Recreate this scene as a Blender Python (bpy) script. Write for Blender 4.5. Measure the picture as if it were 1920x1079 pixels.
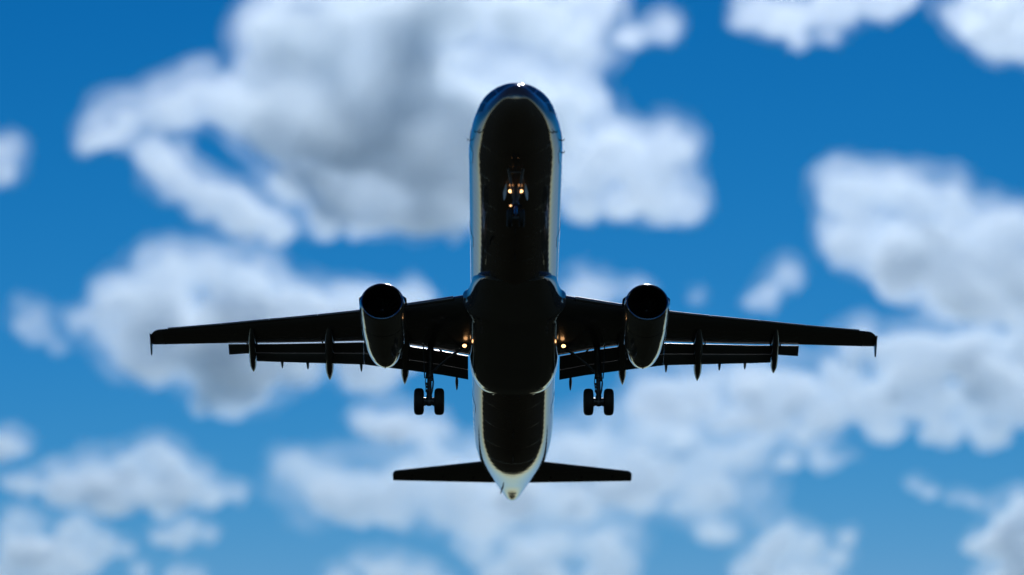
import bpy, bmesh, math, random
from math import sin, cos, pi, radians as R
from mathutils import Vector, Matrix, noise

for o in list(bpy.data.objects):
    bpy.data.objects.remove(o)
S = bpy.context.scene
COL = S.collection

# ------------------------------------------------------------------ camera
F_PX = 6020.7                      # focal length in pixels of a 1920 wide frame
CAM_EL = R(23.0)
cam_d = bpy.data.cameras.new('camera')
cam = bpy.data.objects.new('camera', cam_d)
COL.objects.link(cam)
cam.location = (0, 0, 1.7)
cam.rotation_euler = (pi / 2 + CAM_EL, 0, 0)
cam_d.sensor_width = 36.0
cam_d.lens = F_PX * 36 / 1920
cam_d.clip_start = 0.5
cam_d.clip_end = 60000
cam_d.dof.use_dof = True
cam_d.dof.focus_distance = 148
cam_d.dof.aperture_fstop = cam_d.lens / 1000 / 0.80
S.camera = cam
CR = Matrix.Rotation(pi / 2 + CAM_EL, 3, 'X')
CP = Vector((0, 0, 1.7))


def at(u, v, d):                   # a point of the world at depth d on the line of sight through (u, v)
    return CP + CR @ Vector(((u - 960) / F_PX * d, (539.5 - v) / F_PX * d, -d))


# ------------------------------------------------------------------ sky and sun
SUN_EL, SUN_AZ = R(45), R(4)     # azimuth from +Y, negative = to the left
w = bpy.data.worlds.new('World')
S.world = w
w.use_nodes = True
nt = w.node_tree
bg = nt.nodes['Background']
sky = nt.nodes.new('ShaderNodeTexSky')
sky.sky_type = 'NISHITA'
sky.sun_disc = False
sky.sun_elevation = SUN_EL
sky.sun_rotation = SUN_AZ
sky.altitude = 100
sky.air_density = 1.0
sky.dust_density = 0.3
sky.ozone_density = 3.0
sky.dust_density = 0.0
# the photograph's deep saturated blue: raise the contrast between the channels of the sky's own colour
def wmath(op, x, y):
    n = nt.nodes.new('ShaderNodeMath')
    n.operation = op
    for i, q in enumerate((x, y)):
        if isinstance(q, float):
            n.inputs[i].default_value = q
        else:
            nt.links.new(q, n.inputs[i])
    return n.outputs[0]
sep = nt.nodes.new('ShaderNodeSeparateColor')
com = nt.nodes.new('ShaderNodeCombineColor')
nt.links.new(sky.outputs[0], sep.inputs[0])
for i, (g_, a_, n_) in enumerate(((10.0, 95000.0, 0.9), (2.8, 3.95, 1.0), (1.9, 1.36, 0.97))):
    v = sep.outputs[i]
    v = wmath('MINIMUM', wmath('MULTIPLY', wmath('POWER', wmath('MULTIPLY', v, 0.1), g_), a_), wmath('MULTIPLY', v, 0.1 * n_))
    nt.links.new(wmath('MULTIPLY', v, 10.0), com.inputs[i])
nt.links.new(com.outputs[0], bg.inputs['Color'])
bg.inputs['Strength'].default_value = 0.10

sun_d = bpy.data.lights.new('sun', 'SUN')
sun_d.energy = 2.5
sun_d.angle = R(0.5)
sun_d.color = (1.0, 0.98, 0.95)
sun = bpy.data.objects.new('sun', sun_d)
COL.objects.link(sun)
sdir = Vector((sin(SUN_AZ) * cos(SUN_EL), cos(SUN_AZ) * cos(SUN_EL), sin(SUN_EL)))
sun.rotation_euler = sdir.to_track_quat('Z', 'Y').to_euler()
sun.location = (0, 0, 300)

S.view_settings.view_transform = 'Standard'
S.view_settings.look = 'None'
S.view_settings.exposure = -0.3
S.view_settings.gamma = 1.0
S.render.engine = 'CYCLES'
S.cycles.max_bounces = 12
S.cycles.volume_bounces = 6
S.cycles.transparent_max_bounces = 16
S.cycles.use_denoising = True
S.cycles.sample_clamp_indirect = 6.0


# ------------------------------------------------------------------ materials
def mat(name, color, rough=0.4, metal=0.0, coat=0.0, spec=0.5, bump=0.0, bscale=3.0, var=0.0, vscale=1.0):
    m = bpy.data.materials.new(name)
    m.use_nodes = True
    t = m.node_tree
    p = t.nodes['Principled BSDF']
    p.inputs['Base Color'].default_value = (*color, 1)
    p.inputs['Roughness'].default_value = rough
    p.inputs['Metallic'].default_value = metal
    p.inputs['Coat Weight'].default_value = coat
    p.inputs['Coat Roughness'].default_value = 0.04
    p.inputs['Specular IOR Level'].default_value = spec
    tc = t.nodes.new('ShaderNodeTexCoord')
    if var:
        n = t.nodes.new('ShaderNodeTexNoise')
        n.inputs['Scale'].default_value = vscale
        n.inputs['Detail'].default_value = 6
        t.links.new(tc.outputs['Object'], n.inputs['Vector'])
        mx = t.nodes.new('ShaderNodeMix')
        mx.data_type = 'RGBA'
        mx.inputs[6].default_value = (*[c * (1 - var) for c in color], 1)
        mx.inputs[7].default_value = (*[min(1, c * (1 + var)) for c in color], 1)
        t.links.new(n.outputs[0], mx.inputs[0])
        t.links.new(mx.outputs[2], p.inputs['Base Color'])
    if bump:
        n = t.nodes.new('ShaderNodeTexNoise')
        n.inputs['Scale'].default_value = bscale
        n.inputs['Detail'].default_value = 3
        t.links.new(tc.outputs['Object'], n.inputs['Vector'])
        b = t.nodes.new('ShaderNodeBump')
        b.inputs['Strength'].default_value = 1.0
        b.inputs['Distance'].default_value = bump
        t.links.new(n.outputs[0], b.inputs['Height'])
        t.links.new(b.outputs[0], p.inputs['Normal'])
    return m


def math_node(t, op, a, b=None):
    n = t.nodes.new('ShaderNodeMath')
    n.operation = op
    for i, x in enumerate((a, b)):
        if x is None:
            continue
        if isinstance(x, (int, float)):
            n.inputs[i].default_value = x
        else:
            t.links.new(x, n.inputs[i])
    return n.outputs[0]


def glow(name, color, strength):
    m = bpy.data.materials.new(name)
    m.use_nodes = True
    t = m.node_tree
    p = t.nodes['Principled BSDF']
    p.inputs['Base Color'].default_value = (0.8, 0.8, 0.8, 1)
    p.inputs['Emission Color'].default_value = (*color, 1)
    p.inputs['Emission Strength'].default_value = strength
    return m


M = {}
M['paint'] = mat('gloss_paint', (0.32, 0.305, 0.29), 0.07, 0.75, 0.5, bump=0.004, bscale=1.3)
M['fairing'] = mat('fairing_paint', (0.25, 0.255, 0.26), 0.12, 0.7, 0.5, bump=0.003, bscale=1.5)
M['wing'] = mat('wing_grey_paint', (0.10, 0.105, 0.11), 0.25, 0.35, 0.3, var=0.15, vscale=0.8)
M['slat'] = mat('bare_slat_metal', (0.20, 0.21, 0.23), 0.3, 0.8, var=0.1, vscale=2)
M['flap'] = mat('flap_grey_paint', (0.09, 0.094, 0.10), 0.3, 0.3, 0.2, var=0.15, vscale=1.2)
M['nacelle'] = mat('nacelle_paint', (0.30, 0.305, 0.31), 0.1, 0.7, 0.5, bump=0.002, bscale=2)
M['lip'] = mat('polished_lip', (0.42, 0.42, 0.43), 0.2, 1.0)
M['dark'] = mat('dark_duct', (0.012, 0.012, 0.013), 0.6)
M['fan'] = mat('fan_titanium', (0.05, 0.05, 0.055), 0.35, 0.8)
M['steel'] = mat('gear_steel', (0.10, 0.10, 0.105), 0.4, 0.5, var=0.2, vscale=5)
M['chrome'] = mat('oleo_chrome', (0.5, 0.5, 0.5), 0.15, 1.0)
M['rubber'] = mat('tyre_rubber', (0.012, 0.012, 0.012), 0.7, var=0.2, vscale=6)
M['hub'] = mat('wheel_hub', (0.2, 0.2, 0.2), 0.4, 0.6)
M['glass'] = mat('cockpit_glass', (0.012, 0.014, 0.018), 0.05, spec=0.12)
M['door_white'] = mat('gear_door_white', (0.6, 0.61, 0.64), 0.3)
M['black'] = mat('soot_black', (0.01, 0.01, 0.01), 0.8, spec=0.1)
M['lamp'] = glow('lamp_glow', (1.0, 0.50, 0.20), 5.5)
M['lamp_small'] = glow('lamp_glow_small', (1.0, 0.50, 0.20), 4.0)

# cabin windows and a band of small panel joints painted into the fuselage skin
def fuselage_skin():
    m = mat('fuselage_skin', (0.42, 0.43, 0.44), 0.08, 0.62, 0.1)
    t = m.node_tree
    p = t.nodes['Principled BSDF']
    tc = t.nodes.new('ShaderNodeTexCoord')
    sp = t.nodes.new('ShaderNodeSeparateXYZ')
    t.links.new(tc.outputs['Object'], sp.inputs[0])
    y, z = sp.outputs['Y'], sp.outputs['Z']
    fr = math_node(t, 'FRACT', math_node(t, 'DIVIDE', y, 0.533))
    inx = math_node(t, 'LESS_THAN', math_node(t, 'ABSOLUTE', math_node(t, 'SUBTRACT', fr, 0.5)), 0.22)
    inz = math_node(t, 'LESS_THAN', math_node(t, 'ABSOLUTE', math_node(t, 'SUBTRACT', z, 0.48)), 0.17)
    iny = math_node(t, 'LESS_THAN', math_node(t, 'ABSOLUTE', math_node(t, 'SUBTRACT', y, 22.0)), 14.6)
    win = math_node(t, 'MULTIPLY', math_node(t, 'MULTIPLY', inx, inz), iny)
    n = t.nodes.new('ShaderNodeTexNoise')
    n.inputs['Scale'].default_value = 1.1
    n.inputs['Detail'].default_value = 5
    t.links.new(tc.outputs['Object'], n.inputs['Vector'])
    c1 = t.nodes.new('ShaderNodeMix')
    c1.data_type = 'RGBA'
    c1.inputs[6].default_value = (0.22, 0.185, 0.168, 1)
    c1.inputs[7].default_value = (0.29, 0.25, 0.228, 1)
    t.links.new(n.outputs[0], c1.inputs[0])
    c2 = t.nodes.new('ShaderNodeMix')
    c2.data_type = 'RGBA'
    c2.inputs[7].default_value = (0.02, 0.025, 0.03, 1)
    t.links.new(c1.outputs[2], c2.inputs[6])
    t.links.new(win, c2.inputs[0])
    t.links.new(c2.outputs[2], p.inputs['Base Color'])
    # frame and stringer waviness: sheet metal is never a perfect mirror
    jy = math_node(t, 'FRACT', math_node(t, 'DIVIDE', y, 2.13))
    joint = math_node(t, 'LESS_THAN', math_node(t, 'ABSOLUTE', math_node(t, 'SUBTRACT', jy, 0.5)), 0.006)
    wv = math_node(t, 'MULTIPLY', math_node(t, 'SINE', math_node(t, 'MULTIPLY', y, 2 * pi / 0.533)), 0.10)
    h = math_node(t, 'ADD', math_node(t, 'SUBTRACT', n.outputs[0], math_node(t, 'MULTIPLY', joint, 0.5)), wv)
    b = t.nodes.new('ShaderNodeBump')
    b.inputs['Strength'].default_value = 1.0
    b.inputs['Distance'].default_value = 0.006
    t.links.new(h, b.inputs['Height'])
    t.links.new(b.outputs[0], p.inputs['Normal'])
    return m


M['skin'] = fuselage_skin()


# ------------------------------------------------------------------ mesh helpers
def tag(o, label=None, cat=None, group=None, kind=None):
    if label: o['label'] = label
    if cat: o['category'] = cat
    if group: o['group'] = group
    if kind: o['kind'] = kind
    return o


def link(name, bm, mats, parent=None, smooth=True, angle=35):
    bmesh.ops.recalc_face_normals(bm, faces=bm.faces)
    me = bpy.data.meshes.new(name)
    if smooth:
        for f in bm.faces:
            f.smooth = True
        lim = R(angle)
        for e in bm.edges:
            if len(e.link_faces) == 2 and e.calc_face_angle(0) > lim:
                e.smooth = False
    bm.to_mesh(me)
    bm.free()
    for m in (mats if isinstance(mats, (list, tuple)) else [mats]):
        me.materials.append(m)
    o = bpy.data.objects.new(name, me)
    COL.objects.link(o)
    if parent is not None:
        o.parent = parent
    return o


def loft(bm, rings, cap=True, mi=0, closed=True):
    vs = [[bm.verts.new(p) for p in r] for r in rings]
    n = len(rings[0])
    for a, b in zip(vs[:-1], vs[1:]):
        for i in range(n if closed else n - 1):
            j = (i + 1) % n
            f = bm.faces.new((a[i], a[j], b[j], b[i]))
            f.material_index = mi
    if cap:
        for r in (vs[0], vs[-1]):
            f = bm.faces.new(r)
            f.material_index = mi
    return vs


def ring(c, u, v, ru, rv=None, n=16):
    c, u, v = Vector(c), Vector(u), Vector(v)
    rv = ru if rv is None else rv
    return [c + u * (ru * cos(2 * pi * i / n)) + v * (rv * sin(2 * pi * i / n)) for i in range(n)]


def tube(bm, pts, rads, n=14, mi=0):
    pts = [Vector(p) for p in pts]
    if isinstance(rads, (int, float)):
        rads = [rads] * len(pts)
    rs = []
    for i, p in enumerate(pts):
        d = (pts[min(i + 1, len(pts) - 1)] - pts[max(i - 1, 0)]).normalized()
        a = d.orthogonal().normalized() if abs(d.x) < 0.95 else d.cross(Vector((0, 0, 1))).normalized()
        if abs(d.x) < 0.95:
            a = d.cross(Vector((1, 0, 0))).normalized()
        b = d.cross(a)
        rs.append(ring(p, a, b, rads[i], n=n))
    loft(bm, rs, mi=mi)


def box(bm, c, sx, sy, sz, mi=0, rot=None):
    c = Vector(c)
    vs = []
    for x in (-1, 1):
        for y in (-1, 1):
            for z in (-1, 1):
                v = Vector((x * sx / 2, y * sy / 2, z * sz / 2))
                if rot is not None:
                    v = rot @ v
                vs.append(bm.verts.new(c + v))
    for q in ((0, 1, 3, 2), (4, 6, 7, 5), (0, 4, 5, 1), (2, 3, 7, 6), (0, 2, 6, 4), (1, 5, 7, 3)):
        f = bm.faces.new([vs[i] for i in q])
        f.material_index = mi


def interp(tab, y):
    if y <= tab[0][0]:
        return tab[0][1:]
    for a, b in zip(tab[:-1], tab[1:]):
        if y <= b[0]:
            t = (y - a[0]) / (b[0] - a[0])
            return tuple(p + (q - p) * t for p, q in zip(a[1:], b[1:]))
    return tab[-1][1:]


def hermite(tab, y):               # smooth monotone-ish interpolation of a profile table
    n = len(tab)
    if y <= tab[0][0]: return tab[0][1:]
    if y >= tab[-1][0]: return tab[-1][1:]
    k = max(i for i in range(n - 1) if tab[i][0] <= y)
    a, b = tab[k], tab[k + 1]
    h = b[0] - a[0]
    t = (y - a[0]) / h
    out = []
    for c in range(1, len(a)):
        def slope(i):
            def d(j): return (tab[j + 1][c] - tab[j][c]) / (tab[j + 1][0] - tab[j][0])
            if i == 0: return d(0)
            if i == n - 1: return d(n - 2)
            p, q = d(i - 1), d(i)
            return 0 if p * q <= 0 else 2 * p * q / (p + q)
        m0, m1 = slope(k) * h, slope(k + 1) * h
        out.append((2*t**3 - 3*t**2 + 1) * a[c] + (t**3 - 2*t**2 + t) * m0 + (-2*t**3 + 3*t**2) * b[c] + (t**3 - t**2) * m1)
    return tuple(out)


# ------------------------------------------------------------------ ground (below the frame, mirrored in the belly)
gm = mat('dark_heath', (0.014, 0.015, 0.010), 0.95, spec=0.0, var=0.5, vscale=0.02)
bm = bmesh.new()
rs = []
for r_ in (5, 60, 400, 2000, 8000, 20000):
    rs.append(ring((0, 0, 0), (1, 0, 0), (0, 1, 0), r_, n=64))
loft(bm, rs, cap=False)
bm.faces.new([v for v in bm.verts if v.co.length < 6])
tag(link('ground', bm, gm), kind='structure')

# a dark rise of wooded land along the horizon beyond the threshold
bm = bmesh.new()
random.seed(5)
base, crest = [], []
N = 220
inner, top, outer = [], [], []
for i in range(N):
    a = 2 * pi * i / N
    hgt = 55 + 30 * noise.noise(Vector((cos(a) * 4, sin(a) * 4, 1))) + 22 * noise.noise(Vector((cos(a) * 21, sin(a) * 21, 3)))
    inner.append((2600 * cos(a), 2600 * sin(a), -2))
    top.append((3000 * cos(a), 3000 * sin(a), max(15, hgt)))
    outer.append((4200 * cos(a), 4200 * sin(a), -2))
loft(bm, [inner, top, outer], cap=False)
tag(link('hills', bm, mat('wooded_hills', (0.014, 0.016, 0.010), 0.95, spec=0.0, var=0.4, vscale=0.01)), kind='structure')

# ------------------------------------------------------------------ airliner
plane = bpy.data.objects.new('airliner', None)
COL.objects.link(plane)
tag(plane, 'twin engine passenger jet with landing gear and flaps down, seen from below', 'airplane')
D0 = 143.0
ref = CP + CR @ Vector((4.935 / F_PX * D0, 59.087 / F_PX * D0, -D0))   # where the fuselage axis point 15 m aft of the nose flies
PITCH = R(28) - CAM_EL
prot = Matrix.Rotation(R(0.08), 3, 'Y')
prot = Matrix.Rotation(0.004, 3, 'Z') @ Matrix.Rotation(-PITCH, 3, 'X') @ prot
plane.rotation_euler = prot.to_euler()
plane.location = ref - prot @ Vector((0, 15, 0))

# fuselage profile: y, bottom, top, half width
FUS = [(0.0, -0.80, -0.60, 0.10), (0.06, -0.99, -0.36, 0.36), (0.30, -1.17, -0.10, 0.64), (0.7, -1.32, 0.04, 0.90), (1.2, -1.46, 0.25, 1.15),
       (1.55, -1.54, 0.42, 1.28), (2.05, -1.66, 0.92, 1.46), (2.5, -1.75, 1.33, 1.59), (3.0, -1.83, 1.59, 1.69), (4.0, -1.94, 1.84, 1.85),
       (5.0, -2.01, 1.98, 1.935), (6.0, -2.05, 2.04, 1.97), (7.5, -2.07, 2.07, 1.975), (30.0, -2.07, 2.07, 1.975), (31.5, -2.03, 2.07, 1.97),
       (33, -1.86, 2.07, 1.945), (34.5, -1.57, 2.06, 1.89), (36, -1.18, 2.04, 1.77), (37.3, -0.80, 2.01, 1.60), (38.7, -0.38, 1.97, 1.36),
       (40.1, 0.04, 1.92, 1.10), (41.6, 0.44, 1.82, 0.80), (42.8, 0.74, 1.70, 0.55), (43.5, 0.92, 1.60, 0.38), (43.85, 1.04, 1.50, 0.26), (43.97, 1.12, 1.42, 0.17)]


def fus_ring(y, n=72, grow=0.0):
    b, t, hw = hermite(FUS, y)
    zc = b + (t - b) * (0.5 if y > 6 else 0.5 - 0.10 * (1 - y / 6))
    pts = []
    for i in range(n):
        a = 2 * pi * i / n
        s_, c_ = sin(a), cos(a)
        rz = (t - zc) if c_ > 0 else (zc - b)
        pts.append(Vector(((hw + grow) * s_, y, zc + (rz + grow) * c_)))
    return pts


ys = [0.0, 0.015, 0.035, 0.06, 0.12, 0.2, 0.35, 0.5, 0.7, 0.9, 1.2, 1.4, 1.6, 1.8, 2.05, 2.3, 2.5, 2.75, 3.0, 3.5, 4, 4.5, 5, 5.5, 6, 6.7, 7.5]
ys += [9 + 1.5 * i for i in range(14)] + [30, 30.8, 31.5, 32.2, 33, 33.7, 34.5, 35.2, 36, 36.7, 37.5, 38.2, 39, 39.4, 40.1, 40.8, 41.6, 42.2, 42.8, 43.2, 43.5, 43.7, 43.85, 43.92, 43.97]
bm = bmesh.new()
loft(bm, [fus_ring(y) for y in ys])
fus = link('fuselage', bm, M['skin'], plane)


def fus_point(y, a, grow=0.0):     # a: angle from straight up, clockwise seen from ahead
    b, t, hw = hermite(FUS, y)
    zc = b + (t - b) * (0.5 if y > 6 else 0.5 - 0.10 * (1 - y / 6))
    rz = (t - zc) if cos(a) > 0 else (zc - b)
    return Vector(((hw + grow) * sin(a), y, zc + (rz + grow) * cos(a)))


def patch(bm, y0, y1, a0, a1, grow, ny=6, na=6, mi=0, shape=None):   # a raised panel that follows the skin
    def strip(g):
        return [[fus_point(y0 + (y1 - y0) * i / ny, a0 + (a1 - a0) * j / na, g) for j in range(na + 1)] for i in range(ny + 1)]
    top_, bot_ = strip(grow), strip(-0.03)
    if shape:
        top_ = [[shape(i / ny, j / na, p) for j, p in enumerate(r)] for i, r in enumerate(top_)]
    tv = [[bm.verts.new(p) for p in r] for r in top_]
    bv = [[bm.verts.new(p) for p in r] for r in bot_]
    for i in range(ny):
        for j in range(na):
            bm.faces.new((tv[i][j], tv[i][j + 1], tv[i + 1][j + 1], tv[i + 1][j])).material_index = mi
    for i in range(ny):
        for j in (0, na):
            bm.faces.new((tv[i][j], tv[i + 1][j], bv[i + 1][j], bv[i][j])).material_index = mi
    for j in range(na):
        for i in (0, ny):
            bm.faces.new((tv[i][j], tv[i][j + 1], bv[i][j + 1], bv[i][j])).material_index = mi


# windshield: six panes round the front of the cockpit
for k, (y0, y1, a0, a1) in enumerate(((1.58, 2.62, 2, 33), (1.62, 2.68, 36, 62), (1.85, 2.75, 65, 82))):
    for s in (-1, 1):
        bm = bmesh.new()
        patch(bm, y0, y1, s * R(a0), s * R(a1), 0.008)
        link('cockpit_window', bm, M['glass'], fus)

# cabin doors: thin raised frames
for y0 in (4.6, 11.9, 28.6, 36.2):
    for s in (-1, 1):
        bm = bmesh.new()
        patch(bm, y0, y0 + 0.85, s * R(62), s * R(112), 0.012, 4, 10)
        d = link('cabin_door', bm, M['paint'], fus)
# probes, antennas and drain masts on the lower skin
for y0, ang, l in ((4.25, 97, .16), (4.25, -97, .16), (5.2, 100, .13), (2.9, 108, .12), (2.9, -108, .12), (2.6, 116, .12), (2.6, -116, .12)):
    a = R(ang)
    p = fus_point(y0, a)
    nrm = (fus_point(y0, a, 1) - p).normalized()
    bm = bmesh.new()
    tube(bm, [p - nrm * 0.02, p + nrm * l * .7, p + nrm * l + Vector((0, -0.16, 0))], [0.03, 0.022, 0.015], 8)
    link('probe', bm, M['black'], fus)
for y0, x0, h, ln in ((8.6, 0, .34, .35), (11.0, 0, .30, .30), (28.9, 0.0, .3, .35), (31.9, 0, .26, .3)):
    bm = bmesh.new()
    z0 = hermite(FUS, y0)[0] + 0.02
    loft(bm, [[(x0 - .02, y0, z0), (x0, y0 - ln * .5, z0), (x0 + .02, y0, z0), (x0, y0 + ln * .5, z0)],
              [(x0 - .012, y0 + ln * .35, z0 - h), (x0, y0 + ln * .1, z0 - h), (x0 + .012, y0 + ln * .35, z0 - h), (x0, y0 + ln * .6, z0 - h)]])
    link('antenna', bm, M['black'], fus)
for y0, ang in ((40.3, -152), (10.0, -150)):
    a = R(ang)
    p = fus_point(y0, a)
    nrm = (fus_point(y0, a, 1) - p).normalized()
    bm = bmesh.new()
    tube(bm, [p - nrm * .03, p + nrm * .16 + Vector((0, .12, 0)), p + nrm * .2 + Vector((0, .42, 0))], [.045, .035, .02], 8)
    link('drain_mast', bm, M['black'], fus)
# tail cone: generator exhaust and its lower inlet flap
bm = bmesh.new()
loft(bm, [ring((0, 43.96, 1.27), (1, 0, 0), (0, 0, 1), .15, .14, 20), ring((0, 44.06, 1.27), (1, 0, 0), (0, 0, 1), .14, .13, 20),
          ring((0, 44.06, 1.27), (1, 0, 0), (0, 0, 1), .115, .11, 20), ring((0, 43.98, 1.27), (1, 0, 0), (0, 0, 1), .11, .1, 20)])
link('exhaust_outlet', bm, M['black'], fus)
bm = bmesh.new()
patch(bm, 41.5, 41.72, R(180 - 15), R(180 + 15), 0.012)
link('air_intake_flap', bm, M['black'], fus)
bm = bmesh.new()
patch(bm, 42.45, 42.5, R(180 - 18), R(180 + 18), 0.006)
link('vent_grille', bm, M['black'], fus)
# dark slots where the trimmable tailplane leaves the skin
for s in (-1, 1):
    bm = bmesh.new()
    def slot(i, j, p): return p
    vs = []
    rows = []
    for i in range(11):
        t = i / 10
        y0 = 35.9 + 3.2 * t
        wd = 0.10 * sin(pi * min(1, t * 1.1 + .06)) + .012
        ac = R(88)
        rows.append((y0, ac - wd, ac + wd))
    tv = [[bm.verts.new(fus_point(y, s * a, 0.012)) for a in (a0, (a0 + a1) / 2, a1)] for y, a0, a1 in rows]
    bv = [[bm.verts.new(fus_point(y, s * a, -0.03)) for a in (a0, (a0 + a1) / 2, a1)] for y, a0, a1 in rows]
    for i in range(10):
        for j in range(2):
            bm.faces.new((tv[i][j], tv[i][j + 1], tv[i + 1][j + 1], tv[i + 1][j]))
        for j in (0, 2):
            bm.faces.new((tv[i][j], tv[i + 1][j], bv[i + 1][j], bv[i][j]))
    link('tailplane_slot', bm, M['black'], fus)

# belly fairing: y, bottom, half width, top of the blister on the flank
FAIR = [(13.6, -2.02, 1.30, -1.75), (14.2, -2.14, 1.62, -1.35), (15.0, -2.20, 1.86, -1.0), (15.6, -2.27, 1.955, -0.8), (16.1, -2.34, 2.05, -0.65), (16.45, -2.38, 2.17, -0.6), (16.72, -2.41, 2.34, -0.55), (17.1, -2.43, 2.24, -0.5), (17.8, -2.45, 2.09, -0.5),
        (21, -2.46, 2.06, -0.5), (22.4, -2.48, 2.06, -0.55), (23.2, -2.46, 2.05, -0.7), (23.7, -2.41, 1.99, -0.9), (24.2, -2.31, 1.87, -1.15), (24.6, -2.19, 1.68, -1.4), (24.95, -2.05, 1.38, -1.6), (25.2, -1.93, 1.0, -1.7)]
bm = bmesh.new()
rs = []
fy = [13.6 + (25.35 - 13.6) * i / 70 for i in range(71)]
for y in fy:
    b, hw, tp = hermite(FAIR, y)
    zc = min(tp - .05, -1.1)
    pts = []
    for i in range(64):
        a = 2 * pi * i / 64
        c_, s_ = cos(a), sin(a)
        e = 0.78
        xx = hw * math.copysign(abs(s_) ** e, s_)
        zz = zc + (tp - zc) * abs(c_) ** e if c_ > 0 else zc - (zc - b) * abs(c_) ** e
        pts.append(Vector((xx, y, zz)))
    rs.append(pts)
loft(bm, rs)
fair = link('belly_fairing', bm, M['fairing'], plane)


# ---- wings
def zw(x):
    return -1.25 + .095 * (x - 2) + .0032 * (x - 2) ** 2


LE = [(1.2, 16.05), (2.3, 16.62), (7.1, 19.10), (11.5, 21.2), (16.56, 23.82)]
TE = [(1.2, 22.42), (2.0, 22.32), (3.5, 22.0), (4.8, 21.85), (7.1, 22.0), (13.45, 24.1), (16.66, 25.4), (17.22, 25.62)]
TC = [(1.2, 0.15), (4.8, 0.125), (7.1, 0.115), (17, 0.10)]


def foil(n=15):                    # x from leading edge 0..1, z; runs lower TE -> LE -> upper TE
    up, lo = [], []
    for i in range(n + 1):
        x = 0.5 * (1 - cos(pi * i / n))
        yt = 5 * (0.2969 * math.sqrt(x) - 0.1260 * x - 0.3516 * x * x + 0.2843 * x ** 3 - 0.1015 * x ** 4)
        cam_ = 0.018 * (1 - (2 * x - 0.9) ** 2)
        up.append((x, cam_ + yt * 1.05))
        lo.append((x, cam_ - yt * 0.95))
    return lo[::-1] + up[1:]


FOIL = foil()


def wing_section(x, s, le=None, te=None, tc=None, dz=0.0, x0=0.0, x1=1.0, grow=0.0, tw=0.0):
    le = interp(LE, x)[0] if le is None else le
    te = interp(TE, x)[0] if te is None else te
    tc = interp(TC, x)[0] if tc is None else tc
    ch = te - le
    pts = []
    for fx, fz in FOIL:
        yy = le + ch * fx
        zz = zw(x) + dz + ch * fz * tc - (fx - 0.25) * ch * math.tan(tw)
        pts.append(Vector((s * x, yy, zz)))
    return pts


def panel(bm, secs, s, n=9):
    """closed lifting panel: secs of (x, y_le, z_le, chord, angle, thickness)"""
    rs = []
    for x, yl, zl, c, ang, th in secs:
        pts = []
        for fx, fz in FOIL:
            px, pz = c * fx, th * fz * 1.0
            pts.append(Vector((s * x, yl + px * cos(ang) + pz * sin(ang), zl - px * sin(ang) + pz * cos(ang))))
        rs.append(pts)
    loft(bm, rs)


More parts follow.
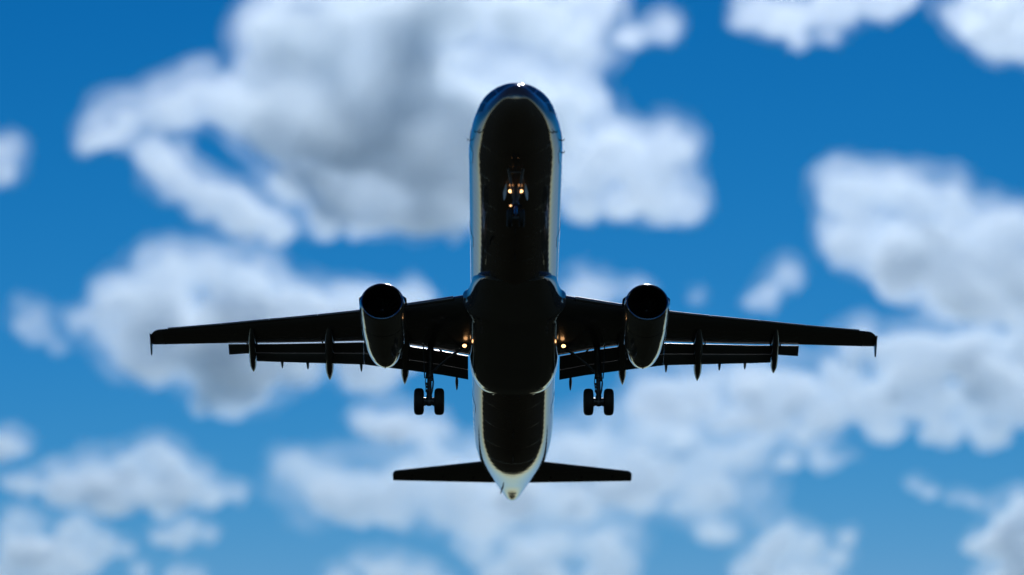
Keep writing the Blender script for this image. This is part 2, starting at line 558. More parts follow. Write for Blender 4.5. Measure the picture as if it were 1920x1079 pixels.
def build_wing(s):
    bm = bmesh.new()
    xs = [1.2, 1.7, 2.3, 3.0, 3.7, 4.4, 4.9, 5.6, 6.3, 7.1, 8.2, 9.4, 10.6, 11.8, 13.0, 14.2, 15.4, 16.56]
    loft(bm, [wing_section(x, s) for x in xs])
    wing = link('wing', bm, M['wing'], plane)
    # leading edge slats, drooped and moved forward
    slats = [(2.75, 4.95), (6.75, 9.0), (9.03, 11.3), (11.33, 13.6), (13.63, 16.25)]
    for a, b in slats:
        bm = bmesh.new()
        secs = []
        for k in range(5):
            x = a + (b - a) * k / 4
            ch = interp(TE, x)[0] - interp(LE, x)[0]
            c = 0.13 * ch + 0.16
            secs.append((x, interp(LE, x)[0] - 0.10, zw(x) - 0.02, c, R(-16), c * 0.30))
        panel(bm, secs, s)
        link('slat', bm, M['slat'], wing)
    # flaps: (x, leading edge point measured from the wing's own trailing edge, chord, angle)
    def flap(secs, name):
        bm = bmesh.new()
        panel(bm, secs, s)
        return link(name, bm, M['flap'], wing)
    A1 = R(22)
    def fl(x, dy, dz, c, ang=A1, th=None):
        return (x, interp(TE, x)[0] + dy, zw(x) + dz, c, ang, th or c * .15)
    def pair(rows):                # main panel rows (x, chord, angle) and the tab carried behind its trailing edge (chord or None)
        flap([fl(x, .0, -.072, c + .07, R(an)) for x, c, an, tc_ in rows], 'flap')
        tabs = [(x, .0 + (c + .05) * cos(R(an)) - .03, -.072 - (c + .05) * sin(R(an)) - .035, tc_ + .06, R(an + 4)) for x, c, an, tc_ in rows if tc_]
        flap([fl(*t) for t in tabs], 'flap_tab')
    pair([(6.97, .60, 22, .60), (9.0, .55, 22, .52), (11.2, .50, 22, .45), (12.1, .48, 22, .42), (13.42, .58, 22, None)])
    pair([(2.12, .80, 22, .50), (3.3, .79, 22, .52), (4.93, .77, 22, .56)])
    pair([(4.935, .77, 22, .56), (6.965, .60, 22, .60)])
    # flap track fairings: long canoes under the wing, tails dropped with the flaps
    for x, yt, r_ in ((12.33, 25.95, .170), (8.69, 25.70, .205), (5.13, 25.23, .20)):
        te = interp(TE, x)[0]
        z0 = zw(x) - 0.22
        y0 = te - 1.9
        tail = Vector((s * x, yt, zw(x) - 0.42))
        pts = [(y0, z0 + .22, .02), (y0 + .35, z0 + .10, .55), (y0 + .9, z0, .92), (te - .5, z0 - .06, 1.0), (te + .2, z0 - .13, 1.0),
               (te + (yt - te) * .35, z0 - .18, .98), (te + (yt - te) * .6, z0 - .20, .93), (te + (yt - te) * .82, z0 - .20, .60), (te + (yt - te) * .95, z0 - .2, .22), (yt, z0 - .2, .02)]
        bm = bmesh.new()
        prof = [(p[0], p[1], p[2]) for p in pts]
        rs = []
        for i in range(31):
            y = prof[0][0] + (prof[-1][0] - prof[0][0]) * i / 30
            zc, rr = hermite(prof, y)
            rs.append(ring((s * (x - .035 * (yt - y)), y, zc), (1, 0, 0), (0, 0, 1), max(.008, r_ * rr), max(.01, r_ * 1.35 * rr), 18))
        loft(bm, rs)
        link('flap_track_fairing', bm, M['wing'], wing)
        # carriage bits between fairing and flap
        for q in (-1, 1):
            bm = bmesh.new()
            box(bm, (s * (x - .05) + q * (r_ + .05), te + .05, zw(x) - .10), .07, .34, .16)
            link('flap_carriage', bm, M['steel'], wing)
    # little tab hinge fairings
    for x, yt, z0, ln in ((10.90, 24.95, -.62, .75), (9.68, 24.72, -.80, .75), (7.14, 24.24, -1.14, .8), (2.67, 25.05, -1.70, .95)):
        bm = bmesh.new()
        rs = []
        for i in range(11):
            t = i / 10
            rr = .075 * (math.sqrt(max(0, 1 - ((t - .38) / .64) ** 2)) if t > .38 else math.sqrt(max(0.004, t / .38)))
            rs.append(ring((s * x, yt - ln * (1 - t), z0 + .32 * (1 - t)), (1, 0, 0), (0, 0, 1), max(.004, rr), max(.006, rr * 1.7), 12))
        loft(bm, rs)
        link('hinge_fairing', bm, M['flap'], wing)
    # wingtip: rounded tip cap and the arrow shaped fence
    bm = bmesh.new()
    tip = []
    for k in range(7):
        t = k / 6
        x = 16.56 + .61 * t
        le = 23.82 + .30 * t + .50 * t ** 3
        te = interp(TE, x)[0]
        tip.append(wing_section(x, s, le=le, te=te, tc=.10 * (1 - .55 * t * t)))
    loft(bm, tip)
    link('wing_tip', bm, M['slat'], wing)
    bm = bmesh.new()
    X = 17.18
    zt = zw(X)
    prof = [(24.5, zt + .01), (24.75, zt + .08), (25.0, zt + .18), (25.35, zt + .34), (25.52, zt + .36), (25.62, zt + .2), (25.66, zt + .02),
            (25.64, zt - .25), (25.6, zt - .58), (25.52, zt - .62), (25.05, zt - .32), (24.7, zt - .08)]
    cx = Vector((s * X, 24.9, zt + .1))
    lays = []
    for dx, g in ((-.035, .94), (-.015, 1.0), (.015, 1.0), (.035, .94)):
        lays.append([Vector((s * (X + dx), 24.95 + (y - 24.95) * g, zt + (z - zt) * g)) for y, z in prof])
    loft(bm, lays)
    link('wingtip_fence', bm, M['slat'], wing)
    # landing light hanging below the wing root
    lx, ly, lz = s * 2.27 + .0, 20.63, -1.62
    bm = bmesh.new()
    loft(bm, [ring((lx, ly + .10, lz + .02), (1, 0, 0), (0, 0, 1), .05), ring((lx, ly + .05, lz), (1, 0, 0), (0, 0, 1), .095), ring((lx, ly - .01, lz - .01), (1, 0, 0), (0, 0, 1), .105)])
    box(bm, (lx, ly + .10, lz + .20), .12, .06, .42)
    link('landing_light', bm, M['black'], wing)
    bm = bmesh.new()
    loft(bm, [ring((lx, ly - .012, lz - .01), (1, 0, 0), (0, .1, 1), .098), ring((lx, ly - .035, lz - .015), (1, 0, 0), (0, .1, 1), .06)])
    link('light_lens', bm, M['lamp'], wing)
    return wing


wings = [build_wing(s) for s in (-1, 1)]


# ---- engines
def build_engine(s):
    X = s * 5.86
    Y0, Z0 = 14.92, -2.33
    drop = R(1.0)
    def rg(y, r_, dz=0.0, n=48, sc=1.0, tilt=0.0):
        pts = []
        for i in range(n):
            a = 2 * pi * i / n
            zz = r_ * sin(a) * sc
            pts.append(Vector((X + r_ * cos(a), Y0 + y + zz * tilt, Z0 + dz + zz)))
        return pts
    sh = [(0.10, .965), (0.25, .995), (0.55, 1.02), (1.0, 1.035), (1.6, 1.035), (2.2, 1.02), (2.8, .985), (3.4, .945), (4.0, .885), (4.5, .81), (4.9, .735), (5.2, .66), (5.4, .60)]
    bm = bmesh.new()
    rs = []
    for i in range(37):
        y = .10 + (5.4 - .10) * i / 36
        r_ = hermite(sh, y)[0]
        rs.append(rg(y, r_, dz=-.0 * y, tilt=.06 * max(0, 1 - y / 1.5)))
    rs.append(rg(5.4, .575))
    rs.append(rg(4.9, .57))
    loft(bm, rs, cap=False)
    eng = link('engine', bm, M['nacelle'], plane)
    bm = bmesh.new()
    lip = [(0.10, .965), (0.04, .945), (0.0, .91), (-.005, .88), (0.02, .855), (.10, .835), (.20, .83)]
    loft(bm, [rg(y, r_, tilt=.06) for y, r_ in lip], cap=False)
    link('inlet_lip', bm, M['lip'], eng)
    bm = bmesh.new()
    loft(bm, [rg(.20, .83, tilt=.06), rg(.6, .84), rg(1.3, .86)], cap=False)
    link('inlet_duct', bm, M['dark'], eng)
    # fan: 22 twisted blades in front of a dark disc
    bm = bmesh.new()
    loft(bm, [rg(1.38, .86), rg(1.40, .05)], cap=False)
    for k in range(22):
        a0 = 2 * pi * k / 22
        rows = []
        for j in range(5):
            r_ = .24 + .61 * j / 4
            tw = R(28 + 30 * j / 4)
            hw = .075 + .03 * j / 4
            row = []
            for q in (-1, 1):
                da = q * hw * sin(tw) / r_
                row.append(Vector((X + r_ * cos(a0 + da), Y0 + 1.22 + q * hw * cos(tw), Z0 + r_ * sin(a0 + da))))
            rows.append([bm.verts.new(p) for p in row])
        for p, q in zip(rows[:-1], rows[1:]):
            bm.faces.new((p[0], p[1], q[1], q[0]))
    link('fan_blades', bm, M['fan'], eng)
    bm = bmesh.new()
    loft(bm, [rg(.80 + .45 * t, max(.005, .25 * math.sqrt(t)), n=24) for t in (0, .03, .1, .25, .5, .75, 1)])
    link('spinner', bm, M['fan'], eng)
    bm = bmesh.new()
    loft(bm, [rg(5.0, .30, n=24), rg(5.4, .24, n=24), rg(5.75, .12, n=24), rg(5.95, .02, n=24)])
    link('exhaust_cone', bm, M['black'], eng)
    # thin dark seams of the cowl doors and the exhaust nozzle
    for yy in (1.45, 4.55):
        bm = bmesh.new()
        r_ = hermite(sh, yy)[0]
        loft(bm, [rg(yy - .012, r_ + .004), rg(yy + .012, r_ + .004)], cap=False)
        link('cowl_seam', bm, M['black'], eng)
    # keel latch line under the nacelle
    bm = bmesh.new()
    box(bm, (X, Y0 + 5.05, Z0 - .70), .05, .25, .06)
    link('drain_pipe', bm, M['black'], eng)
    # strakes high on both flanks
    for q in (-1, 1):
        bm = bmesh.new()
        a = R(26)
        r0, r1 = 1.0, 1.19
        for t in (0,):
            pts0 = [(y, r_) for y, r_ in ((.35, r0), (.75, r1 - .02), (1.25, r1), (1.6, r0 - .02))]
            lay = []
            for dz in (-.03, .03):
                lay.append([Vector((X + q * r_ * cos(a) , Y0 + y, Z0 + r_ * sin(a) + dz)) for y, r_ in pts0])
            loft(bm, lay)
        link('strake', bm, M['black'], eng)
    # pylon up to the wing
    bm = bmesh.new()
    secs = []
    for y, zb, zt_, hw in ((15.6, -1.36, -1.30, .03), (16.2, -1.34, -1.12, .15), (17.4, -1.36, -.92, .21), (18.8, -1.45, -.85, .23), (20.2, -1.7, -.9, .2), (21.6, -1.75, -1.0, .14), (22.4, -1.5, -1.05, .04)):
        secs.append([Vector((X + hw * cos(2 * pi * i / 12), y, (zb + zt_) / 2 + (zt_ - zb) / 2 * sin(2 * pi * i / 12))) for i in range(12)])
    loft(bm, secs)
    link('pylon', bm, M['nacelle'], eng)
    return eng


engs = [build_engine(s) for s in (-1, 1)]


# ---- tail surfaces
def slab_foil(bm, secs):           # secs: (point LE, chord, thickness, span axis) with the section across 'axis'
    rs = []
    for le, c, th, ax in secs:
        rs.append([Vector(le) + Vector((0, 1, 0)) * (c * fx) + Vector(ax) * (th * (fz - .015)) for fx, fz in FOIL])
    loft(bm, rs)


for s in (-1, 1):
    bm = bmesh.new()
    def sec(x, le, te):
        z = .93 + .105 * (x - 1.0)
        return ((s * x, le, z), (te - le), (te - le) * .11, (0, 0, 1))
    def htp(x):
        le = 38.85 + (x - 1.54) * (41.0 - 38.85) / (6.05 - 1.54)
        te = 41.30 + (x - 1.0) * .185
        return le, te
    xs = [0.6, 1.5, 2.5, 3.5, 4.5, 5.5, 6.02]
    secs = []
    for x in xs:
        le, te = htp(x)
        secs.append(sec(x, le, le + (te - le) * .70))
    rs = []
    slab_foil(bm, [sec(x, *htp(x)) for x in xs] + [sec(6.14, 41.14, htp(6.14)[1]), sec(6.22, 41.42, htp(6.22)[1] - .02)])
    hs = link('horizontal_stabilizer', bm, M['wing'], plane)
    for x in (2.0, 3.6, 5.2):
        bm = bmesh.new()
        le, te = htp(x)
        box(bm, (s * x, te - .75, .93 + .105 * (x - 1) - .07), .06, .3, .06)
        link('elevator_hinge', bm, M['black'], hs)
bm = bmesh.new()
slab_foil(bm, [((0, 35.2, 1.7), 7.2, .75, (1, 0, 0)), ((0, 36.6, 2.2), 5.9, .62, (1, 0, 0)), ((0, 39.2, 5.0), 4.2, .42, (1, 0, 0)), ((0, 41.5, 7.7), 2.2, .22, (1, 0, 0)), ((0, 41.9, 7.85), 1.7, .12, (1, 0, 0))])
link('vertical_stabilizer', bm, M['paint'], plane)


# ---- landing gear
def wheel(name, c, rad, wid, parent):
    bm = bmesh.new()
    prof = [(-.5, .48), (-.5, .70), (-.47, .82), (-.40, .92), (-.25, .985), (0, 1.0), (.25, .985), (.40, .92), (.47, .82), (.5, .70), (.5, .48)]
    rs = [ring((c[0] + wid * px, c[1], c[2]), (0, 1, 0), (0, 0, 1), rad * pr, n=40) for px, pr in prof]
    loft(bm, rs, cap=False)
    hubp = [(-.5, .48), (-.40, .44), (-.36, .2), (-.44, .16), (-.44, .01)]
    loft(bm, [ring((c[0] + wid * px, c[1], c[2]), (0, 1, 0), (0, 0, 1), rad * pr, n=40) for px, pr in hubp], cap=False, mi=1)
    loft(bm, [ring((c[0] - wid * px, c[1], c[2]), (0, 1, 0), (0, 0, 1), rad * pr, n=40) for px, pr in hubp], cap=False, mi=1)
    for k in (-.22, 0, .22):       # tread grooves
        loft(bm, [ring((c[0] + wid * (k + d), c[1], c[2]), (0, 1, 0), (0, 0, 1), rad * (1.0 - .012 * abs(k) * 4 + .002), n=40) for d in (-.012, .012)], cap=False)
    return link(name, bm, [M['rubber'], M['hub']], parent)


def build_main_gear(s):
    X, Y, ZA = s * 3.89, 22.02, -3.80
    bm = bmesh.new()
    tube(bm, [(X - s * .05, Y - .25, -1.0), (X, Y - .08, -2.45)], [.15, .155], 18)
    tube(bm, [(X, Y - .08, -2.44), (X, Y - .06, -2.62)], [.175, .175], 18)
    tube(bm, [(X - s * .0 - .02, Y - .3, -1.6), (X - .02, Y - .22, -2.5)], [.05, .05], 8)
    gear = link('main_gear', bm, M['steel'], plane)
    bm = bmesh.new()
    tube(bm, [(X, Y - .06, -2.6), (X, Y, ZA + .08)], [.105, .105], 16)
    link('oleo_piston', bm, M['steel'], gear)
    bm = bmesh.new()
    tube(bm, [(X - .72 / 2 - .02, Y, ZA), (X - .14, Y, ZA), (X, Y, ZA), (X + .14, Y, ZA), (X + .72 / 2 + .02, Y, ZA)], [.09, .11, .15, .11, .09], 14)
    tube(bm, [(X, Y, ZA + .3), (X, Y, ZA - .17)], [.14, .13], 14)
    for q in (-1, 1):
        tube(bm, [(X + q * .13, Y, ZA), (X + q * .27, Y, ZA)], [.18, .20], 18)
        for k in range(5):
            a = R(200 + 35 * k)
            box(bm, (X + q * .24, Y + .17 * cos(a), ZA + .17 * sin(a)), .10, .06, .06)
    link('axle', bm, M['steel'], gear)
    bm = bmesh.new()               # torque links behind and hoses ahead of the piston
    tube(bm, [(X, Y + .12, -2.6), (X, Y + .48, -3.08), (X, Y + .1, ZA + .12)], [.06, .05, .06], 8)
    for k, (dx, dy) in enumerate(((.13, -.12), (-.15, -.1), (.16, .02))):
        tube(bm, [(X + dx * .9, Y - .1 + dy, -2.3), (X + dx * 1.25, Y + dy, -2.85), (X + dx, Y + dy, -3.2), (X + dx * .6, Y + dy, -3.5)], .022, 6)
    for zz in (-2.62, -2.74, -2.95, -3.1, -3.3):
        box(bm, (X + .1 * (1 if zz > -2.9 else -1), Y - .12, zz), .15, .1, .09)
    link('torque_link', bm, M['steel'], gear)
    bm = bmesh.new()               # side stay folding inboard
    tube(bm, [(X - s * .10, Y - .1, -2.35), (X - s * .85, Y - .35, -1.75), (X - s * 1.65, Y - .6, -1.25)], [.06, .075, .06], 10)
    tube(bm, [(X - s * .85, Y - .35, -1.75), (X - s * .45, Y - .3, -1.25)], [.04, .04], 8)
    link('side_stay', bm, M['steel'], gear)
    bm = bmesh.new()               # leg door on the outboard side, edge on to the camera
    box(bm, (X + s * .26, Y - .25, -1.85), .05, .62, 1.45, rot=Matrix.Rotation(R(3) * s, 3, 'Y'))
    link('gear_door', bm, M['flap'], gear)
    for q in (-1, 1):
        wheel('wheel', (X + q * .465, Y, ZA), .62, .455, gear)
    return gear


for s in (-1, 1):
    build_main_gear(s)

NX, NY, NZ = 0.0, 4.95, -3.70
bm = bmesh.new()
tube(bm, [(0, NY + .35, -1.9), (0, NY + .1, -2.95)], [.10, .11], 16)
tube(bm, [(0, NY + .1, -2.93), (0, NY + .08, -3.05)], [.14, .14], 16)
nose = link('nose_gear', bm, M['steel'], plane)
bm = bmesh.new()
tube(bm, [(0, NY + .09, -3.0), (0, NY, NZ + .05)], [.07, .07], 14)
link('oleo_piston', bm, M['chrome'], nose)
bm = bmesh.new()
tube(bm, [(-.30, NY, NZ), (-.1, NY, NZ), (.1, NY, NZ), (.30, NY, NZ)], [.06, .09, .09, .06], 12)
link('axle', bm, M['steel'], nose)
bm = bmesh.new()
for q in (-1, 1):
    tube(bm, [(q * .30, NY - 1.15, -2.0), (q * .10, NY - .02, -2.75)], [.045, .045], 8)
tube(bm, [(-.26, NY - 1.0, -2.1), (.26, NY - 1.0, -2.1)], [.035, .035], 8)
link('drag_brace', bm, M['steel'], nose)
for q in (-1, 1):
    wheel('wheel', (q * .25, NY, NZ), .385, .225, nose)
for q in (-1, 1):
    bm = bmesh.new()               # gear bay doors hanging open on each side of the leg
    lay = []
    for dx in (-.012, .012):
        lay.append([Vector((q * (.36 + dx + .16 * (y - 4.75) - .06 * (-2.0 - z)), y, z)) for y, z in ((5.0, -2.03), (5.75, -2.03), (5.70, -2.42), (5.5, -2.5), (5.15, -2.48), (5.02, -2.38))])
    loft(bm, lay)
    link('gear_door', bm, M['door_white'], nose)
for q in (-1, 1):
    bm = bmesh.new()
    loft(bm, [ring((q * .215, NY + .58, -2.15), (1, 0, 0), (0, 0, 1), .05), ring((q * .215, NY + .50, -2.155), (1, 0, 0), (0, 0, 1), .092), ring((q * .215, NY + .45, -2.16), (1, 0, 0), (0, 0, 1), .095)])
    tube(bm, [(q * .215, NY + .56, -2.16), (0, NY + .36, -2.25)], .03, 8)
    link('light_bracket', bm, M['black'], nose)
for q in (-1, 1):
    bm = bmesh.new()
    loft(bm, [ring((q * .215, NY + .448, -2.16), (1, 0, 0), (0, .1, 1), .088), ring((q * .215, NY + .425, -2.165), (1, 0, 0), (0, .1, 1), .05)])
    link('headlight', bm, M['lamp'], nose)
for q in (-1, 1):
    bm = bmesh.new()
    loft(bm, [ring((q * .21, NY + .20, -3.04), (1, 0, 0), (0, 0, 1), .05), ring((q * .21, NY + .10, -3.05), (1, 0, 0), (0, 0, 1), .065)])
    tube(bm, [(q * .21, NY + .2, -3.04), (0, NY + .15, -3.04)], .022, 8)
    link('light_bracket', bm, M['black'], nose)
for q, m_ in ((-1, M['lamp_small']), (1, M['glass'])):
    bm = bmesh.new()
    loft(bm, [ring((q * .21, NY + .098, -3.05), (1, 0, 0), (0, .1, 1), .042), ring((q * .21, NY + .085, -3.055), (1, 0, 0), (0, .1, 1), .035)])
    link('turn_light', bm, m_, nose)

# ------------------------------------------------------------------ clouds: cumulus drifting 1 km up, each its own body of mist
def cloud_mat(name, dens, aniso=0.72, patchy=0.0, core=False):
    m = bpy.data.materials.new(name)
    m.use_nodes = True
    t = m.node_tree
    t.nodes.remove(t.nodes['Principled BSDF'])
    v = t.nodes.new('ShaderNodeVolumePrincipled')
    v.inputs['Color'].default_value = (0.84, 0.925, 0.99, 1)
    v.inputs['Density'].default_value = dens
    v.inputs['Anisotropy'].default_value = aniso
    if patchy:                         # uneven mist: noise of the given wavelength thins and thickens it
        tc = t.nodes.new('ShaderNodeTexCoord')
        n = t.nodes.new('ShaderNodeTexNoise')
        n.inputs['Scale'].default_value = 1.0 / patchy
        n.inputs['Detail'].default_value = 2.0
        n.inputs['Roughness'].default_value = 0.55
        t.links.new(tc.outputs['Object'], n.inputs['Vector'])
        mr = t.nodes.new('ShaderNodeMapRange')
        mr.inputs['From Min'].default_value = 0.36
        mr.inputs['From Max'].default_value = 0.66
        mr.inputs['To Min'].default_value = (0.5 if core else 0.05) * dens
        mr.inputs['To Max'].default_value = (1.4 if core else 2.2) * dens
        t.links.new(n.outputs[0], mr.inputs[0])
        t.links.new(mr.outputs[0], v.inputs['Density'])
    t.links.new(v.outputs[0], t.nodes['Material Output'].inputs['Volume'])
    return m


ICO = {}
def ico(sub):
    if sub not in ICO:
        b = bmesh.new()
        bmesh.ops.create_icosphere(b, subdivisions=sub, radius=1.0)
        b.verts.ensure_lookup_table()
        ICO[sub] = ([v.co.copy() for v in b.verts], [[v.index for v in f.verts] for f in b.faces])
        b.free()
    return ICO[sub]


PATCHY = (1.1, 1.7, 3.0)           # wavelength of the unevenness in each layer, in mean lump sizes
LAYERS = ((1.48, .12), (1.16, .30), (.84, 1.35))     # veil, body and core of a cloud: size of the lumps, density

def cloud(label, dens, blobs, seed, dist=None, heading=0.0, flat=0.9, puff=7, wide=1.0, cores=(), group='cumulus clouds in the blue sky'):
    vm = sum(b[1] for b in blobs) / len(blobs)
    el = CAM_EL + (539.5 - vm) / F_PX
    d0 = dist or 1010 / sin(el)
    k = d0 / F_PX
    turn = Matrix.Rotation(heading, 3, 'Z')
    rmean = sum(b[2] for b in blobs) / len(blobs)
    o0 = turn @ at(sum(b[0] for b in blobs) / len(blobs), vm, d0)
    root = None
    for li, (grow, df) in enumerate(LAYERS):
        rnd = random.Random(seed)
        verts, faces = [], []
        def ball(c, r_, sub=2):
            vs, fs = ico(sub)
            n0 = len(verts)
            ax = (r_ * rnd.uniform(1.0, 1.25) * wide, r_ * flat * rnd.uniform(.9, 1.1), r_ * rnd.uniform(.8, 1.0))
            for v in vs:
                verts.append((c[0] + v.x * ax[0], c[1] + v.y * ax[1], c[2] + v.z * ax[2]))
            for f in fs:
                faces.append([i + n0 for i in f])
        for (u, v, r_, *thin) in blobs:
            d = d0 + rnd.uniform(-.5, .5) * rmean * k
            c = turn @ at(u, v, d) - o0
            rr = r_ * k * rnd.uniform(.85, 1.2)
            c += Vector((rnd.uniform(-.3, .3), 0, rnd.uniform(-.25, .25))) * rr
            if li == 2:            # the dense core sits low in each lump: bright thin tops, grey bases
                if thin:
                    rr *= .55
                c.z -= (.34 if wide == 1 else .5) * rr
            ball(c, rr * (grow if wide == 1 else grow * .8 + .2))
            for _ in range(puff):
                th, ph = rnd.uniform(0, 2 * pi), rnd.uniform(-1, 1)
                q = math.sqrt(1 - ph * ph)
                ball(c + Vector((cos(th) * q, sin(th) * q * flat, ph)) * rr * rnd.uniform(.7, 1.1), rr * rnd.uniform(.25, .5) * grow, 1)
        if li == 2:
            for (u, v, r_) in cores:
                c = turn @ at(u, v, d0) - o0
                for dy in (-.8, .8):
                    ball(c + Vector((0, dy * r_ * k, 0)), r_ * k * 1.1)
        me = bpy.data.meshes.new('tmp')
        me.from_pydata(verts, [], faces)
        o = bpy.data.objects.new('tmp', me)
        COL.objects.link(o)
        m = o.modifiers.new('r', 'REMESH')
        m.mode = 'VOXEL'
        m.voxel_size = max(1.6, rmean * k / 9)
        m = o.modifiers.new('s', 'SMOOTH')
        m.factor = .5
        m.iterations = (7, 12, 20)[li]
        for sc, st in ((1.5, .65), (.6, .25)):
            m = o.modifiers.new('d', 'DISPLACE')
            tx = bpy.data.textures.new('cloud_lumps', 'CLOUDS')
            tx.noise_depth = 2
            tx.noise_scale = rmean * k * sc
            m.texture = tx
            m.texture_coords = 'LOCAL'
            m.strength = rmean * k * st
            m.mid_level = .5
        dg = bpy.context.evaluated_depsgraph_get()
        me2 = bpy.data.meshes.new_from_object(o.evaluated_get(dg))
        bpy.data.objects.remove(o)
        nm = ('cloud', 'cloud_body', 'cloud_core')[li]
        me2.name = nm
        me2.materials.clear()
        me2.materials.append(cloud_mat('cloud_mist', dens * df * ((1.6, 1.0, 2.2)[li] if wide > 1 else 1), patchy=rmean * k * PATCHY[li], core=li == 2))
        for p in me2.polygons:
            p.use_smooth = True
        c = bpy.data.objects.new(nm, me2)
        COL.objects.link(c)
        if root is None:
            root = c
            c.location = o0
            tag(c, label, 'cloud', group)
        else:
            c.parent = root
    return root


CL = []
def add(label, dens, blobs, **kw):
    CL.append(cloud(label, dens, blobs, len(CL) + 11, **kw))


add('huge white and grey cloud behind the nose of the jet, largest of all', .026,
    [(560, 55, 105), (700, 45, 125), (850, 25, 130, 1), (980, 40, 115, 1), (1050, 90, 75, 1), (500, 60, 75), (480, 110, 45), (560, 190, 110), (700, 220, 130), (850, 230, 140), (970, 250, 120),
     (1000, 150, 110, 1), (1070, 300, 70, 1), (1060, 200, 60, 1), (460, 190, 50), (250, 215, 58, 1), (195, 255, 42), (310, 205, 62), (365, 172, 48, 1), (410, 190, 48), (168, 272, 26), (310, 290, 40), (345, 325, 48), (400, 355, 55),
     (460, 395, 60), (520, 420, 45), (560, 330, 62), (620, 375, 66), (700, 365, 66), (780, 385, 52), (850, 380, 56), (1175, 275, 62), (1250, 258, 52), (1120, 330, 70, 1), (1225, 335, 62), (1285, 378, 40), (1170, 370, 44), (1090, 375, 44)], cores=((560, 200, 90), (680, 260, 110), (800, 300, 110), (900, 330, 80), (960, 300, 70)))
add('small soft cloud puff beside the upper right of the huge cloud', .016, [(1190, 58, 30), (1235, 48, 36), (1165, 72, 20)])
add('ragged white cloud cut by the top edge, right of centre', .02, [(1420, 22, 42), (1480, 15, 55), (1560, 10, 55), (1640, -5, 42), (1375, 42, 22), (1490, 72, 24), (1560, 58, 24), (1700, -14, 32)])
add('rounded grey white cloud filling the top right corner', .022, [(1840, 18, 62), (1905, 35, 66), (1870, 78, 42), (1935, 75, 48), (1800, 0, 36)], cores=((1870, 40, 50), (1920, 50, 50)))
add('small white cloud cut by the left edge, high up', .02, [(0, 290, 40), (10, 268, 28), (5, 315, 28), (-40, 290, 46)])
add('large bright cloud behind the left wing and engine', .024,
    [(320, 510, 64), (390, 500, 54), (440, 505, 56), (490, 530, 56, 1), (260, 560, 55), (200, 590, 62), (155, 600, 32), (300, 600, 90), (420, 610, 100), (530, 610, 92), (620, 595, 74), (650, 570, 44), (700, 585, 55),
     (765, 562, 40), (720, 625, 62), (560, 685, 44), (680, 690, 44), (400, 675, 46), (480, 690, 44), (760, 640, 44), (300, 660, 36)], cores=((300, 610, 60), (450, 625, 75), (560, 625, 65), (660, 630, 50)))
add('faint wispy cloud left of the large bright cloud by the left wing', .011, [(50, 590, 32), (82, 618, 32), (40, 570, 22), (105, 642, 22)])
add('pale cloud between fuselage and right engine', .014, [(1100, 522, 36), (1140, 537, 36), (1070, 542, 32), (1190, 552, 26), (1110, 560, 36)])
add('big lumpy white cloud at the right edge above the right wing tip', .025,
    [(1590, 352, 50), (1650, 350, 54), (1720, 352, 50), (1770, 365, 46), (1810, 405, 40), (1600, 430, 55), (1700, 430, 74), (1790, 455, 64), (1850, 445, 55), (1900, 412, 46), (1560, 450, 30), (1680, 508, 54), (1780, 530, 62),
     (1870, 510, 74), (1920, 555, 55), (1945, 450, 58), (1830, 568, 40)], cores=((1700, 500, 60), (1800, 530, 60), (1880, 540, 60)))
add('small isolated cloud above the outer right wing', .016, [(1470, 512, 28), (1442, 540, 32), (1412, 560, 22), (1490, 530, 22), (1450, 572, 18)])
add('tiny faint wisp of cloud right of the right engine', .008, [(1305, 550, 18), (1312, 566, 12)])
add('long grey cloud bank behind and below the right wing', .014,
    [(1620, 640, 46), (1680, 642, 46), (1760, 640, 50), (1850, 640, 55), (1920, 650, 55), (1560, 682, 46), (1480, 702, 50), (1400, 702, 50), (1300, 712, 50), (1240, 720, 44), (1640, 720, 55), (1740, 730, 55), (1840, 730, 55),
     (1925, 740, 55), (1540, 760, 44), (1440, 770, 38), (1250, 770, 30), (1650, 788, 40), (1760, 798, 36), (1860, 798, 36), (1350, 765, 36), (1400, 765, 60, 1), (1290, 765, 58, 1), (1500, 790, 50, 1)], wide=1.22, puff=6, cores=((1700, 700, 36), (1850, 690, 40), (1400, 725, 30), (1920, 710, 40)))
add('pale hazy cloud mass behind the right tailplane', .010,
    [(1060, 820, 46), (1130, 820, 46), (1200, 802, 40), (1270, 812, 36), (1150, 870, 55), (1250, 870, 46), (1320, 852, 40), (1400, 842, 36), (1480, 850, 26), (1540, 845, 30), (1600, 850, 22), (1330, 900, 30), (1080, 880, 46), (1080, 935, 40),
     (1200, 930, 36), (1290, 938, 26), (1010, 900, 85, 1), (1160, 850, 105, 1), (1300, 890, 75, 1), (1420, 830, 55, 1)], wide=1.22, puff=6)
add('small flat white cloud under the left landing gear', .017, [(700, 787, 28), (750, 780, 34), (800, 790, 28), (838, 800, 16)], wide=1.22, puff=6)
add('thin hazy cloud behind the left tailplane', .009,
    [(540, 850, 26), (560, 880, 36), (620, 880, 40), (690, 880, 44), (760, 880, 44), (830, 872, 44), (660, 930, 40), (740, 938, 44), (830, 940, 44), (900, 948, 44), (680, 968, 26), (870, 890, 40), (960, 920, 44), (960, 870, 36), (620, 900, 80, 1), (750, 905, 95, 1), (880, 935, 85, 1)], wide=1.22, puff=6)
add('flat grey based cloud low on the left side', .015,
    [(180, 862, 34), (240, 856, 40), (310, 860, 40), (360, 880, 40), (120, 890, 38), (60, 900, 26), (200, 910, 44), (300, 915, 44), (400, 915, 34), (440, 920, 20), (20, 895, 26)], wide=1.22, puff=6, cores=((250, 910, 32), (180, 905, 28), (330, 910, 28)))
add('little white cloud cut by the left edge, above the flat grey cloud', .018, [(5, 820, 30), (30, 830, 22), (-20, 820, 32)], wide=1.22, puff=6)
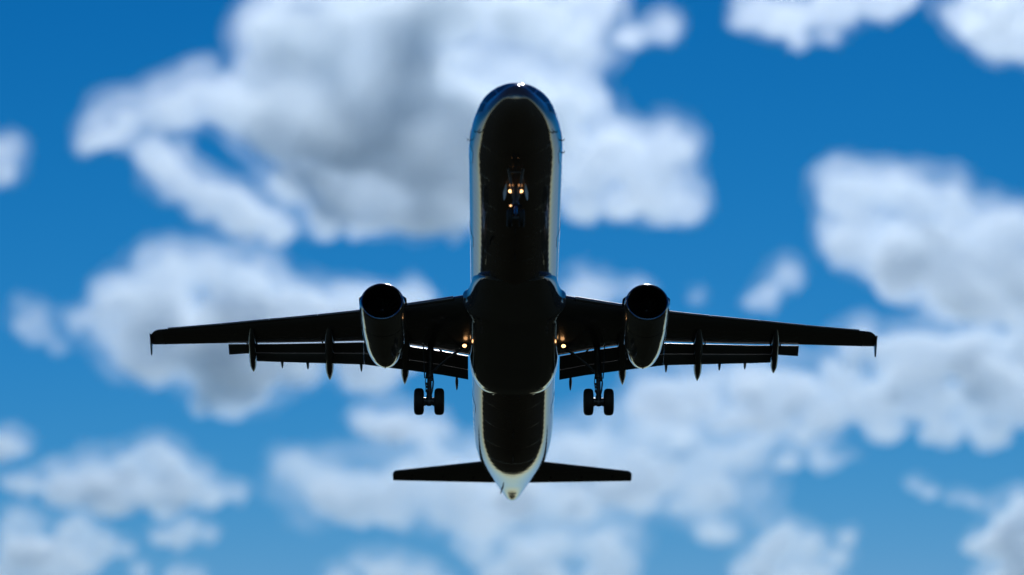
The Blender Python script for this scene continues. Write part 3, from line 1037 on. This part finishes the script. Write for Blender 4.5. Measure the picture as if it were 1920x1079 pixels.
add('stepped grey cloud in the bottom left corner', .014,
    [(30, 960, 32), (62, 975, 28), (130, 990, 32), (170, 1002, 32), (210, 1016, 26), (240, 1026, 18), (40, 1010, 42), (100, 1030, 42), (170, 1045, 32), (20, 1060, 40), (90, 1075, 36)], wide=1.22, puff=6, cores=((60, 1040, 36), (130, 1050, 30)))
add('small oval cloud right of the stepped grey corner cloud', .014, [(300, 996, 22), (350, 988, 25), (390, 1000, 20), (332, 1010, 18)], wide=1.22, puff=6)
add('thin white cloud strip on the bottom edge, at left', .014, [(270, 1066, 20), (330, 1074, 23), (370, 1084, 18)], wide=1.22, puff=6)
add('peaked white cloud on the bottom edge below the left tailplane tip', .012, [(680, 1045, 26), (720, 1066, 32), (790, 1066, 27), (642, 1072, 22), (832, 1084, 22)], wide=1.22, puff=6)
add('broad pale cloud on the bottom edge straight below the tail cone', .010,
    [(890, 1022, 35), (960, 988, 30), (1030, 1000, 32), (1100, 1010, 32), (1160, 1030, 35), (1020, 1060, 42), (1120, 1070, 42), (940, 1060, 38), (1192, 1050, 18), (1000, 1010, 70, 1), (1110, 1000, 60, 1)], wide=1.22, puff=6)
add('lumpy grey white cloud on the bottom edge, right of centre', .014,
    [(1330, 985, 25), (1370, 985, 27), (1450, 1010, 36), (1510, 1006, 32), (1585, 1000, 22), (1420, 1050, 36), (1500, 1060, 42), (1570, 1040, 22), (1390, 1064, 22)], wide=1.22, puff=6)
add('grey cloud in the bottom right corner', .017, [(1900, 970, 40), (1870, 1000, 36), (1832, 1022, 22), (1930, 1020, 55), (1910, 932, 22), (1880, 1070, 46)], wide=1.22, puff=6, cores=((1900, 1010, 40), (1930, 1050, 40)))
add('thin broken cloud wisp above the bottom right corner cloud', .011, [(1715, 905, 16), (1740, 915, 16), (1790, 925, 20), (1820, 930, 18)], wide=1.22, puff=6)
# three unseen clouds added behind the camera to whiten nose and engine lip reflections
for q, hd in enumerate((150, 182, 216)):
    add(('wide unseen white cloud added behind the camera for its reflection in the nose', 'heaped unseen white cloud added behind the camera for its reflection in the nose', 'long unseen white cloud added behind the camera for its reflection in the nose')[q], .02,
        [(300 + 260 * i, 260 + 90 * ((i * 7 + q * 3) % 5) - 700 * (i % 2), 190) for i in range(6)], heading=R(hd), wide=1.6, puff=3)
